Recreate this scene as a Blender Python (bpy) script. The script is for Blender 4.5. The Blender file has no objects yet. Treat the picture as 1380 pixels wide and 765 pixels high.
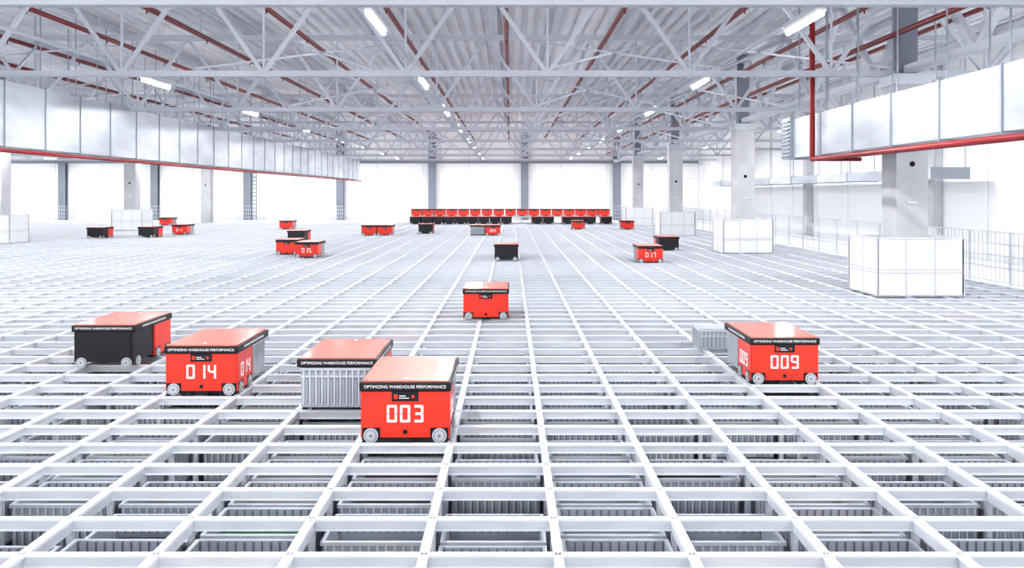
import bpy, math, random
from mathutils import Vector, Matrix
random.seed(7)
S = bpy.context.scene
COL = S.collection
EYE = 1.89
F = 1115.0

# ------------------------------------------------------------------ materials
def mat(name, col, rough=0.5, metal=0.0, noise=0.0, nscale=5.0, coat=0.0, emit=None, bump=0.0, stretch=None):
    m = bpy.data.materials.new(name); m.use_nodes = True
    nt = m.node_tree; b = nt.nodes['Principled BSDF']
    b.inputs['Base Color'].default_value = (*col, 1)
    b.inputs['Roughness'].default_value = rough
    b.inputs['Metallic'].default_value = metal
    b.inputs['Coat Weight'].default_value = coat
    b.inputs['Coat Roughness'].default_value = 0.12
    if emit:
        b.inputs['Emission Color'].default_value = (*emit[0], 1)
        b.inputs['Emission Strength'].default_value = emit[1]
    if noise > 0:
        tc = nt.nodes.new('ShaderNodeTexCoord')
        mp = nt.nodes.new('ShaderNodeMapping')
        if stretch: mp.inputs['Scale'].default_value = stretch
        n = nt.nodes.new('ShaderNodeTexNoise'); n.inputs['Scale'].default_value = nscale
        n.inputs['Detail'].default_value = 4
        r = nt.nodes.new('ShaderNodeMapRange')
        r.inputs[1].default_value = 0.3; r.inputs[2].default_value = 0.7
        r.inputs[3].default_value = 1 - noise; r.inputs[4].default_value = 1 + noise * 0.4
        mx = nt.nodes.new('ShaderNodeVectorMath'); mx.operation = 'SCALE'
        mx.inputs[0].default_value = col
        nt.links.new(tc.outputs['Object'], mp.inputs[0])
        nt.links.new(mp.outputs[0], n.inputs[0]); nt.links.new(n.outputs[0], r.inputs[0])
        nt.links.new(r.outputs[0], mx.inputs['Scale']); nt.links.new(mx.outputs[0], b.inputs['Base Color'])
        if bump > 0:
            bp = nt.nodes.new('ShaderNodeBump'); bp.inputs['Strength'].default_value = bump
            nt.links.new(n.outputs[0], bp.inputs['Height']); nt.links.new(bp.outputs[0], b.inputs['Normal'])
    return m

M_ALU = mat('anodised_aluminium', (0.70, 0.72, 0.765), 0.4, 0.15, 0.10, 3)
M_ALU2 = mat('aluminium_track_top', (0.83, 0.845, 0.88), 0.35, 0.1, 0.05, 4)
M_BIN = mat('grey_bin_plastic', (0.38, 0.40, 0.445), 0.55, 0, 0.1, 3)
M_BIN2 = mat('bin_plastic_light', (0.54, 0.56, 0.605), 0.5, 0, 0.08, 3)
M_RIBSHADE = mat('bin_rib_shade', (0.15, 0.16, 0.185), 0.6)  # rib shadows on the bins, painted as dark strips
M_DARK = mat('dark_void', (0.012, 0.012, 0.014), 0.9)
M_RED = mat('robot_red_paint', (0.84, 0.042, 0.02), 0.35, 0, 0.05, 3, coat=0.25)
M_REDSHEEN = mat('robot_red_lid_sheen', (0.86, 0.15, 0.095), 0.42, 0, 0.04, 2, coat=0.5)  # robot red paled to salmon: ceiling reflection painted into the lid colour
M_BLACK = mat('black_plastic', (0.010, 0.010, 0.013), 0.42, 0, 0.1, 6)
M_WHEEL = mat('wheel_grey', (0.55, 0.56, 0.59), 0.35, 0.3)
M_HUB = mat('wheel_hub', (0.22, 0.23, 0.26), 0.4, 0.3)
M_WHITE = mat('white_marking', (0.92, 0.92, 0.92), 0.5)
M_STEEL = mat('painted_truss_steel', (0.64, 0.67, 0.73), 0.45, 0.05, 0.06, 2)
M_DECK = mat('corrugated_deck_metal', (0.85, 0.86, 0.89), 0.5, 0.0, 0.06, 0.7)
M_WALL = mat('white_wall_panel', (0.90, 0.90, 0.91), 0.6, 0, 0.05, 0.25)
M_JOINT = mat('panel_joint', (0.66, 0.67, 0.70), 0.6)
M_FENCE = mat('fence_white_steel', (0.70, 0.72, 0.76), 0.5)
M_GCOL = mat('grey_steel_column', (0.22, 0.24, 0.28), 0.5, 0.1, 0.1, 1)
M_CONC = mat('concrete', (0.58, 0.58, 0.60), 0.8, 0, 0.14, 1.5, bump=0.1)
M_PIPE = mat('red_sprinkler_pipe', (0.17, 0.008, 0.010), 0.45)
M_PIPE2 = mat('red_main_pipe', (0.28, 0.008, 0.012), 0.45)
M_DUCT = mat('galvanised_duct', (0.56, 0.59, 0.64), 0.38, 0.4, 0.22, 1.1, stretch=(1, 0.7, 2))
M_DUCTD = mat('duct_flange', (0.36, 0.39, 0.43), 0.4, 0.4)
M_LAMP = mat('lamp_tube', (1, 1, 1), 0.5, emit=((1, 1, 1), 80))
M_FLOOR = mat('concrete_floor', (0.5, 0.5, 0.5), 0.7, 0, 0.1, 0.5)
M_PANEL = mat('enclosure_panel', (0.86, 0.86, 0.88), 0.5, 0, 0.03, 1)
M_CREAM = mat('content_card', (0.50, 0.38, 0.25), 0.7)
M_GREEN = mat('content_green', (0.03, 0.10, 0.05), 0.7)
M_RC = mat('content_red', (0.7, 0.12, 0.08), 0.6)

# ------------------------------------------------------------------ mesh builder
class MB:
    def __init__(s): s.v = []; s.f = []; s.m = []; s.mats = []
    def mi(s, m):
        if m not in s.mats: s.mats.append(m)
        return s.mats.index(m)
    def box(s, x0, x1, y0, y1, z0, z1, m, skip=''):
        i = len(s.v); k = s.mi(m)
        s.v += [(x0,y0,z0),(x1,y0,z0),(x1,y1,z0),(x0,y1,z0),(x0,y0,z1),(x1,y0,z1),(x1,y1,z1),(x0,y1,z1)]
        fs = {'b':(0,3,2,1),'t':(4,5,6,7),'f':(0,1,5,4),'r':(1,2,6,5),'k':(2,3,7,6),'l':(3,0,4,7)}
        for key, q in fs.items():
            if key in skip: continue
            s.f.append(tuple(i + a for a in q)); s.m.append(k)
    def beam(s, p, q, w, m, h=None):
        p = Vector(p); q = Vector(q); d = (q - p).normalized()
        up = Vector((0,0,1)) if abs(d.z) < 0.95 else Vector((0,1,0))
        a = d.cross(up).normalized() * w / 2; b = a.cross(d).normalized() * (h or w) / 2
        i = len(s.v); k = s.mi(m)
        for c in (p, q):
            for sa, sb in ((-1,-1),(1,-1),(1,1),(-1,1)): s.v.append(tuple(c + a*sa + b*sb))
        for fc in ((0,1,2,3),(7,6,5,4),(0,4,5,1),(1,5,6,2),(2,6,7,3),(3,7,4,0)):
            s.f.append(tuple(i + a_ for a_ in fc)); s.m.append(k)
    def cyl(s, p, q, r, m, n=12, r2=None):
        p = Vector(p); q = Vector(q); d = (q - p).normalized()
        up = Vector((0,0,1)) if abs(d.z) < 0.95 else Vector((0,1,0))
        a = d.cross(up).normalized(); b = a.cross(d).normalized()
        i = len(s.v); k = s.mi(m); r2 = r if r2 is None else r2
        for c, rr in ((p, r), (q, r2)):
            for j in range(n):
                t = 2*math.pi*j/n; s.v.append(tuple(c + (a*math.cos(t) + b*math.sin(t))*rr))
        for j in range(n):
            j2 = (j+1) % n
            s.f.append((i+j, i+n+j, i+n+j2, i+j2)); s.m.append(k)
        s.f.append(tuple(i+j for j in range(n))); s.m.append(k)
        s.f.append(tuple(i+n+j for j in reversed(range(n)))); s.m.append(k)
    def mesh(s, name):
        me = bpy.data.meshes.new(name); me.from_pydata(s.v, [], s.f)
        for m in s.mats: me.materials.append(m)
        me.polygons.foreach_set('material_index', s.m); me.update()
        return me
    def obj(s, name, parent=None, loc=(0,0,0)):
        o = bpy.data.objects.new(name, s.mesh(name)); COL.objects.link(o); o.location = loc
        if parent: o.parent = parent
        return o

def link(name, me, parent=None, loc=(0,0,0), rz=0):
    o = bpy.data.objects.new(name, me); COL.objects.link(o); o.location = loc; o.rotation_euler = (0,0,rz)
    if parent: o.parent = parent
    return o

COLS_ = [(7.55, y) for y in (15.85, 26.9, 38.0, 49.1)] + [(-19.8, y) for y in (21, 32.0, 43.3, 54.0)]
def in_col(x, y, mx=0.66, my=0.55):
    return any(abs(x-cx) < mx and abs(y-cy) < my for cx, cy in COLS_)

# ------------------------------------------------------------------ storage grid
PX, PY = 0.705, 0.48
X0 = -0.455 - PX*45
NX = 60
Y0 = 4.354 - PY*7
NY = 112
X1 = X0 + NX*PX; Y1 = Y0 + NY*PY
FZ = -5.3
TW = 0.025
TH = 0.020
g = MB()
def spans(lo, hi, cuts):
    out = []; cur = lo
    for a, b_ in sorted(cuts):
        if a > cur: out.append((cur, min(a, hi)))
        cur = max(cur, b_)
    if cur < hi: out.append((cur, hi))
    return out
def trackx(y):
    cuts = [(cx-0.32, cx+0.32) for cx, cy in COLS_ if abs(y-cy) < 0.33]
    for a, c_ in spans(X0, X1, cuts):
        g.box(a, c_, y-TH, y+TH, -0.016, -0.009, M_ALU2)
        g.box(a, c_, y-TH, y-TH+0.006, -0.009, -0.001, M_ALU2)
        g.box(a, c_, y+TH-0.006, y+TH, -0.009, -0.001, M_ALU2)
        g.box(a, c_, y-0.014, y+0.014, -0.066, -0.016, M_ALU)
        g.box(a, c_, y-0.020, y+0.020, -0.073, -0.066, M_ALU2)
def tracky(x):
    cuts = [(cy-0.32, cy+0.32) for cx, cy in COLS_ if abs(x-cx) < 0.33]
    for a, c_ in spans(Y0, Y1, cuts):
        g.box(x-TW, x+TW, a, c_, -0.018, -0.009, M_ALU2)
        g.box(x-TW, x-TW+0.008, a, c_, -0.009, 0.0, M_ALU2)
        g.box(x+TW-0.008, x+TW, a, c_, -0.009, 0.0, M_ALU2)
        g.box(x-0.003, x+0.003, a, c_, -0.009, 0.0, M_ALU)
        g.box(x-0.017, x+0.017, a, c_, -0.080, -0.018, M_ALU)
for j in range(NY+1): trackx(Y0 + j*PY)
for i in range(NX+1): tracky(X0 + i*PX)
for i in range(NX+1):
    for j in range(NY+1):
        x = X0+i*PX; y = Y0+j*PY
        if in_col(x, y, 0.36, 0.36): continue
        g.box(x-0.017, x+0.017, y-0.017, y+0.017, FZ, -0.075, M_ALU, skip='tb')
g.obj('storage_grid')

# bins
def bin_geo(b, x, y, ztop, detailed, m=M_BIN, m2=M_BIN2, h=0.31, rib=1.0):
    w, d, t = 0.30, 0.205, 0.014
    z0 = ztop - h
    if detailed:
        for (a0,a1,c0,c1) in ((-w,w,-d,-d+t),(-w,w,d-t,d),(-w,-w+t,-d+t,d-t),(w-t,w,-d+t,d-t)):
            b.box(x+a0, x+a1, y+c0, y+c1, z0, ztop, m)
        b.box(x-w+t, x+w-t, y-d+t, y+d-t, z0, z0+0.012, m)
        b.box(x-w-0.012, x+w+0.012, y-d-0.012, y-d, ztop-0.022, ztop, m2)
        b.box(x-w-0.012, x+w+0.012, y+d, y+d+0.012, ztop-0.022, ztop, m2)
        b.box(x-w-0.012, x-w, y-d, y+d, ztop-0.022, ztop, m2)
        b.box(x+w, x+w+0.012, y-d, y+d, ztop-0.022, ztop, m2)
        b.box(x-w-0.006, x+w+0.006, y-d-0.008, y-d, ztop-0.085, ztop-0.072, m2)
        for k in range(12):
            rx = x - w + 0.02 + k*(2*w-0.04)/11
            b.box(rx-0.007, rx+0.007, y-d-0.011, y-d, z0+0.02, ztop-0.02, m2)
            if k < 11: b.box(rx+0.010, rx+0.017, y-d-0.0015, y-d, z0+0.03, ztop-0.09, M_RIBSHADE)
            b.box(rx-0.004, rx+0.004, y+d-t-0.008, y+d-t, ztop-0.11, ztop-0.005, M_RIBSHADE)
        for k in range(6):
            ry = y - d + 0.03 + k*(2*d-0.06)/5
            b.box(x-w-0.010, x-w, ry-0.006, ry+0.006, z0+0.02, ztop-0.02, m2)
            b.box(x+w, x+w+0.010, ry-0.006, ry+0.006, z0+0.02, ztop-0.02, m2)
    else:
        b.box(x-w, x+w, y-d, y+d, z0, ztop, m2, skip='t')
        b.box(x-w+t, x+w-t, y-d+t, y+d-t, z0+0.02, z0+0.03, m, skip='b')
b = MB()
for i in range(NX):
    for j in range(NY):
        x = X0+(i+.5)*PX; y = Y0+(j+.5)*PY
        if in_col(x, y): continue
        det = (y < 13 and -7 < x < 7.5)
        q = random.random()
        zt = -0.115 if q < 0.58 else (-0.155 if q < 0.80 else -0.115-0.33*random.choice((1,1,2)))
        bin_geo(b, x, y, zt, det)
        z0 = zt - 0.31
        if det:
            r = random.random()
            if r < 0.65:
                mm = random.choice((M_DARK, M_CREAM, M_GREEN, M_DARK, M_DARK, M_DARK))
                b.box(x-0.26, x+0.26, y-0.17, y+0.17, z0+0.012, z0+random.uniform(0.08,0.22), mm)
            elif r < 0.67:
                b.cyl((x-0.2,y,z0+0.2),(x+0.2,y,z0+0.2),0.1,M_RC,12)
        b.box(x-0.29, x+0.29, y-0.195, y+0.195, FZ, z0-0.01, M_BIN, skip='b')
b.obj('storage_bin_stacks')

rb = MB(); bin_geo(rb, 0, 0, 0.24, True, h=0.24)
rb.box(-0.30, 0.30, -0.205, 0.205, 0.225, 0.248, M_BIN)
rb.obj('storage_bin', loc=(2.60, 10.25, 0.0))

# ------------------------------------------------------------------ robots
SEG = {'0':'abcdef','1':'bc','2':'abged','3':'abgcd','4':'fgbc','5':'afgcd','6':'afgedc','7':'abc','8':'abcdefg','9':'abcfgd'}
def digits_mesh(txt, h=0.132, w=0.078, t=0.019, gap=0.022):
    m = MB(); n = len(txt); tot = n*w+(n-1)*gap; e = 0.003
    for i, c in enumerate(txt):
        ox = -tot/2 + i*(w+gap)
        P = {'a':(e+t*0.4,w-e-t*0.4,h-t,h),'d':(e+t*0.4,w-e-t*0.4,0,t),'g':(t*0.9,w-t*0.9,h/2-t/2,h/2+t/2),
             'f':(0,t,h/2+e,h-e),'b':(w-t,w,h/2+e,h-e),'e':(0,t,e,h/2-e),'c':(w-t,w,e,h/2-e)}
        for s_ in SEG[c]:
            a0,a1,z0,z1 = P[s_]
            m.box(ox+a0, ox+a1, -0.003, 0.0, z0-h/2, z1-h/2, M_WHITE)
    return m.mesh('digits_'+txt)
DM = {}
def digits(txt):
    if txt not in DM: DM[txt] = digits_mesh(txt)
    return DM[txt]

L = 0.98
def wheel(m, c, ax, r=0.056, t=0.03):
    c = Vector(c); a = Vector(ax)
    m.cyl(c, c+a*t, r, M_WHEEL, 24)
    m.cyl(c+a*t, c+a*(t+0.003), r*0.80, M_HUB, 20)
    m.cyl(c+a*(t+0.003), c+a*(t+0.005), r*0.70, M_WHEEL, 20)
    m.cyl(c+a*(t+0.005), c+a*(t+0.008), r*0.2, M_HUB, 10)
def chassis():
    m = MB(); W = 0.343
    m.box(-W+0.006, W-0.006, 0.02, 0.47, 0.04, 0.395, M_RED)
    m.box(-W+0.03, W-0.03, 0.035, 0.46, 0.016, 0.04, M_BLACK)
    m.box(-0.06, 0.06, 0.012, 0.035, 0.004, 0.04, M_BLACK)
    m.box(-W+0.015, W-0.015, 0.010, 0.022, 0.115, 0.388, M_RED)
    m.box(-W+0.155, W-0.155, 0.010, 0.022, 0.042, 0.115, M_RED)
    for sx in (-1, 1):
        m.box(sx*(W-0.083)-0.068, sx*(W-0.083)+0.068, 0.015, 0.0205, 0.042, 0.12, M_BLACK)
        wheel(m, (sx*(W-0.083), 0.016, 0.056), (0,-1,0), t=0.012)
        for yy in (0.11, 0.38):
            m.box(sx*(W-0.0045)-0.002, sx*(W-0.0045)+0.002, yy-0.066, yy+0.066, 0.042, 0.12, M_BLACK)
            wheel(m, (sx*(W-0.006), yy, 0.056), (sx,0,0), t=0.008)
    m.cyl((0,0.012,0.085),(0,0.004,0.085),0.018,M_BLACK,16)
    m.box(-0.10, 0.10, 0.004, 0.012, 0.318, 0.392, M_BLACK)
    m.box(-0.085, -0.055, 0.002, 0.004, 0.335, 0.370, M_RED)
    m.box(-0.045, 0.005, 0.002, 0.004, 0.354, 0.361, M_WHITE)
    m.box(-0.045, 0.03, 0.002, 0.004, 0.338, 0.344, M_WHITE)
    m.cyl((0.06,0.004,0.353),(0.06,0.002,0.353),0.013,M_RED,12)
    for sx in (-1,1):
        m.box(sx*(W-0.006)-0.001, sx*(W-0.006)+0.001, 0.455, 0.46, 0.05, 0.39, M_BLACK)
        m.cyl((sx*(W-0.06),0.0105,0.36),(sx*(W-0.06),0.008,0.36),0.006,M_BLACK,8)
    return m.mesh('chassis')
def lid():
    m = MB(); W = 0.348
    m.box(-W, W, 0.0, L, 0.392, 0.462, M_BLACK)
    return m.mesh('lid_frame')
def lidtop():
    m = MB(); W = 0.328
    m.box(-W, W, 0.018, L-0.018, 0.458, 0.470, M_REDSHEEN)
    m.cyl((0,0.10,0.47),(0,0.10,0.474),0.018,M_WHITE,14)
    m.box(-W+0.02, -W+0.04, 0.04, 0.06, 0.47, 0.472, M_BLACK)
    return m.mesh('lid_panel')
def cant_bin():
    m = MB(); bin_geo(m, 0, 0, 0.385, True, h=0.345)
    m.v = [(x*1.04, -y*1.1+0.73, z) for x,y,z in m.v]
    m.f = [tuple(reversed(q)) for q in m.f]
    return m.mesh('carried_bin')
def cant_black():
    m = MB(); W = 0.325
    m.box(-W, W, 0.472, L-0.02, 0.06, 0.395, M_BLACK)
    m.box(-W+0.04, W-0.04, L-0.02, L-0.012, 0.10, 0.37, M_BLACK)
    for sx in (-1,1):
        wheel(m, (sx*(W-0.08), L-0.02, 0.056), (0,1,0), t=0.014)
        wheel(m, (sx*(W-0.004), L-0.12, 0.056), (sx,0,0), t=0.012)
    return m.mesh('rear_housing')
ME_CH, ME_LID, ME_TOP, ME_BIN, ME_BLK = chassis(), lid(), lidtop(), cant_bin(), cant_black()

def txt_mesh(s, width):
    c = bpy.data.curves.new('lettering', 'FONT'); c.body = s; c.size = 0.05; c.extrude = 0.0008
    c.align_x = 'CENTER'; c.align_y = 'CENTER'
    o = bpy.data.objects.new('t', c); COL.objects.link(o); bpy.context.view_layer.update()
    k = width / max(o.dimensions.x, 1e-4)
    me = bpy.data.meshes.new_from_object(o.evaluated_get(bpy.context.evaluated_depsgraph_get()))
    bpy.data.objects.remove(o)
    me.transform(Matrix.Diagonal((k, k*1.0, 1, 1)))
    me.transform(Matrix.Rotation(math.pi/2, 4, 'X'))
    me.materials.clear(); me.materials.append(M_WHITE)
    return me
ME_TXT = txt_mesh('OPTIMIZING WAREHOUSE PERFORMANCE', 0.62)

def bev(o, w):
    md = o.modifiers.new('bevel', 'BEVEL'); md.width = w; md.segments = 2; md.limit_method = 'ANGLE'

def robot(x, y, num='', back=False, kind='bin', near=False, z=0.0, yaw=0):
    e = bpy.data.objects.new('warehouse_robot', None); COL.objects.link(e)
    e.empty_display_size = 0.2
    e.location = (x, y + (L if back else 0), z); e.rotation_euler = (0, 0, (math.pi if back else 0) + yaw)
    c = link('chassis', ME_CH, e); l = link('lid_frame', ME_LID, e); t = link('lid_panel', ME_TOP, e)
    if near: bev(c, 0.004); bev(l, 0.008); bev(t, 0.006)
    link('carried_bin' if kind == 'bin' else 'rear_housing', ME_BIN if kind == 'bin' else ME_BLK, e)
    if num:
        link('number_front', digits(num), e, (0.0, 0.0095, 0.222))
        if near:
            for s_ in (-1, 1):
                link('number_side', digits(num), e, (s_*0.338, 0.25, 0.22), s_*math.pi/2)
    if near:
        link('lettering_front', ME_TXT, e, (0, -0.0015, 0.427))
        link('lettering_rear', ME_TXT, e, (0, L+0.0015, 0.427), math.pi)
        for s_ in (-1,1):
            link('lettering_side', ME_TXT, e, (s_*0.3495, L/2, 0.427), s_*math.pi/2)
    return e

robot(-0.80, 6.27, '003', near=True)
robot(-1.50, 7.15, '', back=True, kind='bin', near=True)
robot(2.72, 8.20, '009', near=True)
robot(-2.90, 7.75, '014', near=True)
robot(-4.42, 8.98, '', back=True, kind='black', near=True)
robot(-0.37, 12.4, '', near=True)
robot(3.83, 22.6, '017')
robot(5.25, 27.4, '', back=True, kind='black')
robot(-0.12, 23.3, '', back=True, kind='black')
robot(-6.02, 24.4, '015')
robot(-6.95, 25.7, '')
robot(-8.3, 32.0, '', back=True, kind='black')
robot(-11.9, 43.8, '')
robot(-6.42, 37.5, ''); robot(-5.71, 37.5, '')
robot(-4.0, 38.9, '', back=True, kind='black')
robot(-0.80, 37.5, '005'); robot(-1.50, 37.6, '', back=True)
robot(3.6, 43.8, ''); robot(6.2, 43.8, '')
robot(-20.6, 49.3, ''); robot(-15.3, 38.2, '011')
robot(-17.6, 35.0, '', back=True, kind='black'); robot(-15.7, 35.6, '', back=True, kind='black')
for k in range(9): robot(-5.9 + k*0.705, 51.2, '', back=True, kind='black')
for x in (1.65, 2.36, 3.55, 4.25, 4.95, 5.95): robot(x, 51.2, '', back=True, kind='black')
r = MB()
RX0, RX1 = -6.45, 6.45
r.box(RX0, RX1, 52.75, 54.05, 0.40, 0.449, M_STEEL)
for k in range(10):
    x = RX0 + 0.04 + k*(RX1-RX0-0.08)/9
    r.box(x-0.03, x+0.03, 52.8, 52.86, 0.0, 0.40, M_STEEL); r.box(x-0.03, x+0.03, 53.94, 54.0, 0.0, 0.40, M_STEEL)
r.obj('robot_parking_rack')
for k in range(17): robot(-6.02 + k*0.752, 52.95, '', z=0.45)

# ------------------------------------------------------------------ building shell
WX0, WX1, WY0, WY1 = -40.0, 14.0, -6.0, 60.5
ZR = 6.45
fl = MB(); fl.box(WX0, WX1, WY0, WY1, FZ-0.2, FZ, M_FLOOR); fl.obj('floor')
def panel_wall(name, horiz, a0, a1, c, out):
    w = MB()
    if horiz:
        w.box(a0, a1, c, c+0.25, FZ, ZR+0.3, M_WALL)
        x = a0
        while x < a1:
            w.box(x-0.02, x+0.02, c-0.008, c, -0.5, ZR, M_JOINT); x += 3.36
        for z in (1.2, 3.0, 4.6): w.box(a0, a1, c-0.006, c, z-0.01, z+0.01, M_JOINT)
    else:
        s0, s1 = (c, c+0.25) if out > 0 else (c-0.25, c)
        w.box(s0, s1, a0, a1, FZ, ZR+0.3, M_WALL)
        y = a0
        while y < a1:
            w.box(min(c, c-out*0.008), max(c, c-out*0.008), y-0.02, y+0.02, -0.5, ZR, M_JOINT); y += 3.36
    w.obj(name)
panel_wall('wall_back', True, WX0, WX1, WY1, 1)
panel_wall('wall_right', False, WY0, WY1, WX1, 1)
panel_wall('wall_left', False, WY0, WY1, WX0, -1)
c = MB(); k = c.mi(M_DECK); prof = []
x = WX0
while x < WX1:
    prof += [(x, ZR), (x+0.14, ZR), (x+0.18, ZR+0.11), (x+0.30, ZR+0.11), (x+0.34, ZR)]
    x += 0.34
pr = []
for p in prof:
    if not pr or abs(p[0]-pr[-1][0]) > 1e-4: pr.append(p)
for (px, pz) in pr: c.v += [(px, WY0, pz), (px, WY1, pz)]
for i in range(len(pr)-1): c.f.append((2*i, 2*i+1, 2*i+3, 2*i+2)); c.m.append(k)
c.obj('ceiling')

d = MB()
d.box(X0-6, X1+3.4, Y1+0.06, WY1-0.5, -0.12, -0.02, M_PANEL)
d.box(X1+0.06, X1+3.4, 3, Y1+0.06, -0.12, -0.02, M_PANEL)
d.obj('maintenance_platform')

def fence(b, p, q, h=1.1):
    p = Vector(p); q = Vector(q); n = max(1, int((q-p).length/1.5)); dv = (q-p)/n
    for i in range(n+1):
        a = p + dv*i; b.beam(a, a+Vector((0,0,h)), 0.04, M_FENCE)
    for zz in (0.05, 0.35, 0.6, 0.85, h): b.beam(p+Vector((0,0,zz)), q+Vector((0,0,zz)), 0.022, M_FENCE)
    nn = int((q-p).length/0.16)
    for i in range(nn): 
        a = p+(q-p)*i/nn; b.beam(a+Vector((0,0,0.05)), a+Vector((0,0,h)), 0.012, M_FENCE)
f = MB()
fence(f, (X0, Y1+0.15, -0.02), (-6.8, Y1+0.15, -0.02)); fence(f, (6.8, Y1+0.15, -0.02), (X1, Y1+0.15, -0.02))
fence(f, (X1+0.2, 8, -0.02), (X1+0.2, Y1+0.15, -0.02))
f.obj('safety_fence')

for x in (-32.6, -25.9, -19.15, -12.4, -5.7, 1.03, 7.76):
    w = MB(); y = WY1-0.42
    mm = M_GCOL
    w.box(x-0.26, x+0.26, y, y+0.05, -0.02, ZR-0.1, mm); w.box(x-0.26, x+0.26, y+0.33, y+0.38, -0.02, ZR-0.1, mm)
    w.box(x-0.03, x+0.03, y+0.05, y+0.33, -0.02, ZR-0.1, mm)
    w.obj('steel_wall_column')
for y in (16, 27, 38.5, 49.5):
    w = MB(); w.box(WX1-0.32, WX1-0.01, y-0.22, y+0.22, -0.02, ZR-0.1, M_CONC); w.obj('concrete_wall_column')
w = MB(); lx = -18.6; ly = WY1-0.65
for s_ in (-0.22, 0.22): w.beam((lx+s_, ly, -0.02), (lx+s_, ly, 3.6), 0.05, M_GCOL)
for i in range(12): w.beam((lx-0.22, ly, 0.3+i*0.28), (lx+0.22, ly, 0.3+i*0.28), 0.035, M_GCOL)
w.obj('wall_ladder')

def column(x, y, w_=0.6, enc=True):
    m = MB(); h = w_/2
    m.box(x-h, x+h, y-h, y+h, FZ, 3.95, M_CONC)
    m.box(x-h-0.04, x+h+0.04, y-h-0.04, y+h+0.04, 3.95, 4.15, M_STEEL)
    m.box(x-0.17, x+0.17, y-0.17, y+0.17, 4.15, ZR-0.05, M_GCOL)
    m.cyl((x, y-h, 2.45), (x, y-h-0.01, 2.45), 0.05, M_DARK, 16)
    m.box(x-0.1, x+0.1, y-h-0.02, y-h, 1.7, 1.75, M_JOINT)
    m.obj('concrete_column')
    if enc:
        e = MB(); s_ = 0.8; H = 1.08; yb = y-0.62; yk = y+0.65
        for (a0,a1,c0,c1) in ((x-s_,x+s_,yb,yb+0.03),(x-s_,x+s_,yk-0.03,yk),(x-s_,x-s_+0.03,yb,yk),(x+s_-0.03,x+s_,yb,yk)):
            e.box(a0,a1,c0,c1,0.002,H,M_PANEL)
        for zz in (0.03, 0.44, 0.5, H-0.02):
            e.box(x-s_-0.012, x+s_+0.012, yb-0.012, yb, zz-0.010, zz+0.010, M_JOINT)
            e.box(x-s_-0.012, x-s_, yb, yk, zz-0.010, zz+0.010, M_JOINT)
            e.box(x+s_, x+s_+0.012, yb, yk, zz-0.010, zz+0.010, M_JOINT)
        for t in (-s_, -s_/3, s_/3, s_):
            e.box(x+t-0.010, x+t+0.010, yb-0.014, yb, 0.002, H, M_JOINT)
        for t in (yb, y, yk):
            e.box(x-s_-0.014, x-s_, t-0.010, t+0.010, 0.002, H, M_JOINT)
        e.obj('column_enclosure')
for (cx, cy) in COLS_: column(cx, cy, enc=(cy < 50))

# ------------------------------------------------------------------ roof structure
ZB, ZT = 4.20, 6.16
TR = [3.6, 9.95, 15.95, 22.7, 29.4, 36.1, 42.8, 49.5, 56.2]
for yi, ty in enumerate(TR):
    m = MB()
    for (a, b_) in ((WX0+0.05, -19.8), (-19.8, 7.55), (7.55, WX1-0.05)):
        n = max(2, round((b_-a)/2.75)); st = (b_-a)/n
        m.box(a, b_, ty-0.075, ty+0.075, ZB-0.055, ZB+0.055, M_STEEL)
        m.box(a, b_, ty-0.08, ty+0.08, ZT-0.07, ZT+0.07, M_STEEL)
        for i in range(n):
            x0 = a+i*st; xm = x0+st/2; x1 = x0+st
            m.beam((x0, ty, ZT), (xm, ty, ZB), 0.075, M_STEEL); m.beam((xm, ty, ZB), (x1, ty, ZT), 0.075, M_STEEL)
            m.beam((xm, ty, ZB), (xm, ty, ZT), 0.04, M_STEEL)
    m.obj('roof_truss')
m = MB(); m.box(WX0+0.05, WX1-0.4, WY1-0.65, WY1-0.45, ZB-0.10, ZB+0.10, M_GCOL); m.obj('wall_ring_beam')
for gx in (7.55, -19.8):
    m = MB()
    m.box(gx-0.1, gx+0.1, 0, WY1-0.7, ZB-0.03, ZB+0.12, M_STEEL); m.box(gx-0.1, gx+0.1, 0, WY1-0.7, ZT-0.08, ZT+0.08, M_STEEL)
    y = 0.4
    while y < WY1-4.5:
        m.beam((gx, y, ZT), (gx, y+1.85, ZB), 0.12, M_STEEL); m.beam((gx, y+1.85, ZB), (gx, y+3.7, ZT), 0.12, M_STEEL)
        y += 3.7
    m.obj('roof_girder')
m = MB()
x = -38.0
while x < WX1-0.2:
    m.box(x-0.04, x+0.04, WY0, WY1-0.1, ZR-0.2, ZR-0.02, M_STEEL); x += 3.42
for i in range(len(TR)-1):
    ya, yb = TR[i], TR[i+1]
    for xa in (-32, -26, -16.3, -12.9, -6.1, 0.7, 4.1):
        m.beam((xa, ya, ZB+0.1), (xa+3.4, yb, ZT-0.1), 0.045, M_STEEL)
        m.beam((xa+3.4, ya, ZB+0.1), (xa, yb, ZT-0.1), 0.045, M_STEEL)
m.obj('roof_purlins')
m = MB()
for k in range(-13, 6):
    x = -0.1 + k*2.4
    m.cyl((x, 1, 5.62), (x, WY1-0.5, 5.62), 0.055, M_PIPE, 8)
    y = 3
    while y < WY1-1:
        m.cyl((x, y, 5.62), (x, y, ZR-0.03), 0.009, M_STEEL, 5); m.cyl((x, y+0.4, 5.62), (x, y+0.4, 5.5), 0.015, M_PIPE, 5); y += 3.3
m.cyl((6.9, 1, 4.75), (6.9, 59, 4.75), 0.05, M_PIPE, 10)
m.obj('sprinkler_pipes')

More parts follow.
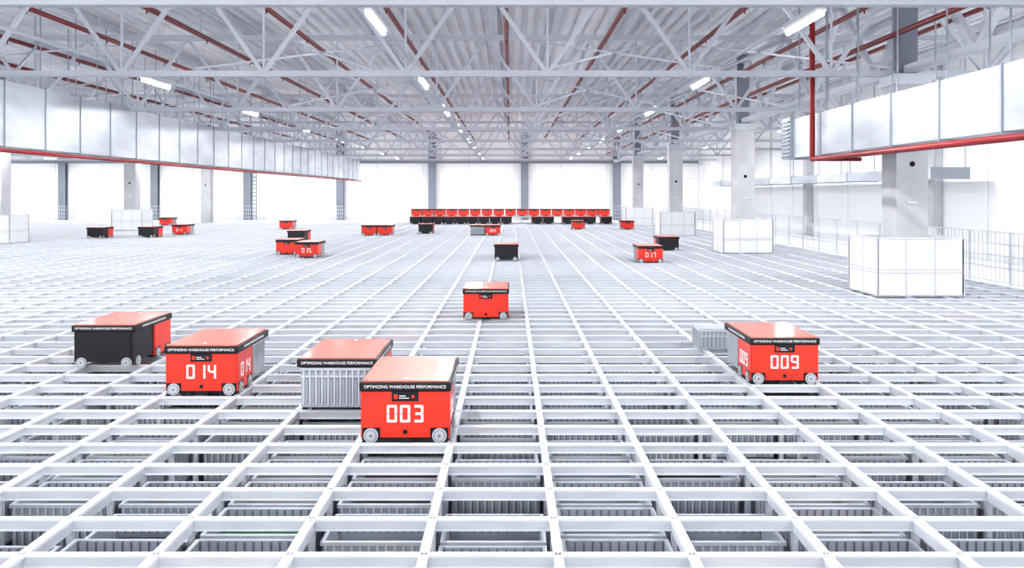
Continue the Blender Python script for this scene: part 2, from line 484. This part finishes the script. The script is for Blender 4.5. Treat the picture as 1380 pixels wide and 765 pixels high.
rows_x = [-37.7, -31.7, -25.7, -19.3, -13.75, -7.75, -1.9, 4.15, 10.3]
rows_y = [-1.2, 5.2, 11.7, 18.1, 24.6, 31.1, 37.6, 44.1, 50.6, 57.0]
tr_ = MB()
for lx in rows_x:
    tr_.box(lx-0.03, lx+0.03, -2, 59.5, 4.40, 4.45, M_STEEL)
tr_.obj('lamp_trunking')
hm = MB(); hm.box(-0.05, 0.05, -0.7, 0.7, 0.04, 0.09, M_WHITE); ME_H = hm.mesh('lamp_housing')
tm = MB(); tm.cyl((0,-0.68,0),(0,0.68,0),0.036,M_LAMP,10); ME_T = tm.mesh('lamp_tube')
LD = bpy.data.lights.new('tube_light', 'AREA'); LD.shape = 'RECTANGLE'; LD.size = 0.10; LD.size_y = 1.35; LD.energy = 104; LD.color = (0.95, 0.975, 1.0)
for lx in rows_x:
    for ly in rows_y:
        e = bpy.data.objects.new('ceiling_lamp', None); COL.objects.link(e); e.location = (lx, ly, 4.29)
        link('housing', ME_H, e); link('tube', ME_T, e)
        a = bpy.data.objects.new('light', LD); COL.objects.link(a); a.parent = e; a.location = (0,0,-0.045)

# ------------------------------------------------------------------ ducts
def duct(name, x0, x1, y0, y1, z0, z1, step=1.5):
    m = MB()
    m.box(x0, x1, y0, y1, z0, z1, M_DUCT)
    y = y0
    while y <= y1+0.01:
        m.box(x0-0.022, x1+0.022, y-0.018, y+0.018, z0-0.022, z1+0.022, M_DUCTD); 
        m.box(x0+0.1, x0+0.12, y-0.01, y+0.01, z1, ZT, M_DUCTD); m.box(x1-0.12, x1-0.1, y-0.01, y+0.01, z1, ZT, M_DUCTD)
        y += step
    return m
dz = EYE
m = duct('d', -11.6, -10.4, 6.5, 57.0, dz+0.98, dz+2.33); m.obj('ventilation_duct')
m = duct('d', 6.3, 7.15, 4.4, 18.4, dz+0.80, dz+1.66, 1.55)
m.box(6.22, 7.2, 18.4, 18.95, dz+0.78, dz+1.7, M_DUCTD)
for i in range(10): m.box(6.19, 6.23, 18.43, 18.92, dz+0.82+i*0.085, dz+0.86+i*0.085, M_GCOL)
m.obj('ventilation_duct')
m = duct('d', 12.2, 13.3, 24, 50, dz+0.45, dz+0.75, 3.0); m.obj('ventilation_duct')
m = MB()
m.cyl((-10.3, 6.5, dz+0.88), (-10.3, 57, dz+0.88), 0.042, M_PIPE2, 10); m.obj('sprinkler_main')
m = MB()
m.cyl((6.2, 17.0, dz+0.71), (6.2, 17.0, 5.62), 0.055, M_PIPE2, 12)
m.cyl((6.2, 17.0, dz+0.71), (6.05, 6, dz+0.67), 0.05, M_PIPE2, 12)
m.cyl((6.2, 17.0, dz+0.71), (7.2, 17.0, dz+0.71), 0.04, M_PIPE2, 12)
m.obj('sprinkler_main')

# ------------------------------------------------------------------ world, camera
w = bpy.data.worlds.new('World'); S.world = w; w.use_nodes = True
w.node_tree.nodes['Background'].inputs[0].default_value = (0.93, 0.96, 1, 1)
w.node_tree.nodes['Background'].inputs[1].default_value = 1.6
cd = bpy.data.cameras.new('camera'); cam = bpy.data.objects.new('camera', cd); COL.objects.link(cam)
cam.location = (0, 0, EYE); cam.rotation_euler = (math.pi/2, 0, 0)
cd.sensor_width = 36; cd.lens = 36*F/1380; cd.shift_y = -121.5/1380; cd.shift_x = 2/1380
cd.clip_end = 300
S.camera = cam
S.view_settings.view_transform = 'Standard'
try: S.view_settings.look = 'Medium High Contrast'
except Exception as ex: print('look', ex)
S.view_settings.exposure = 0.2
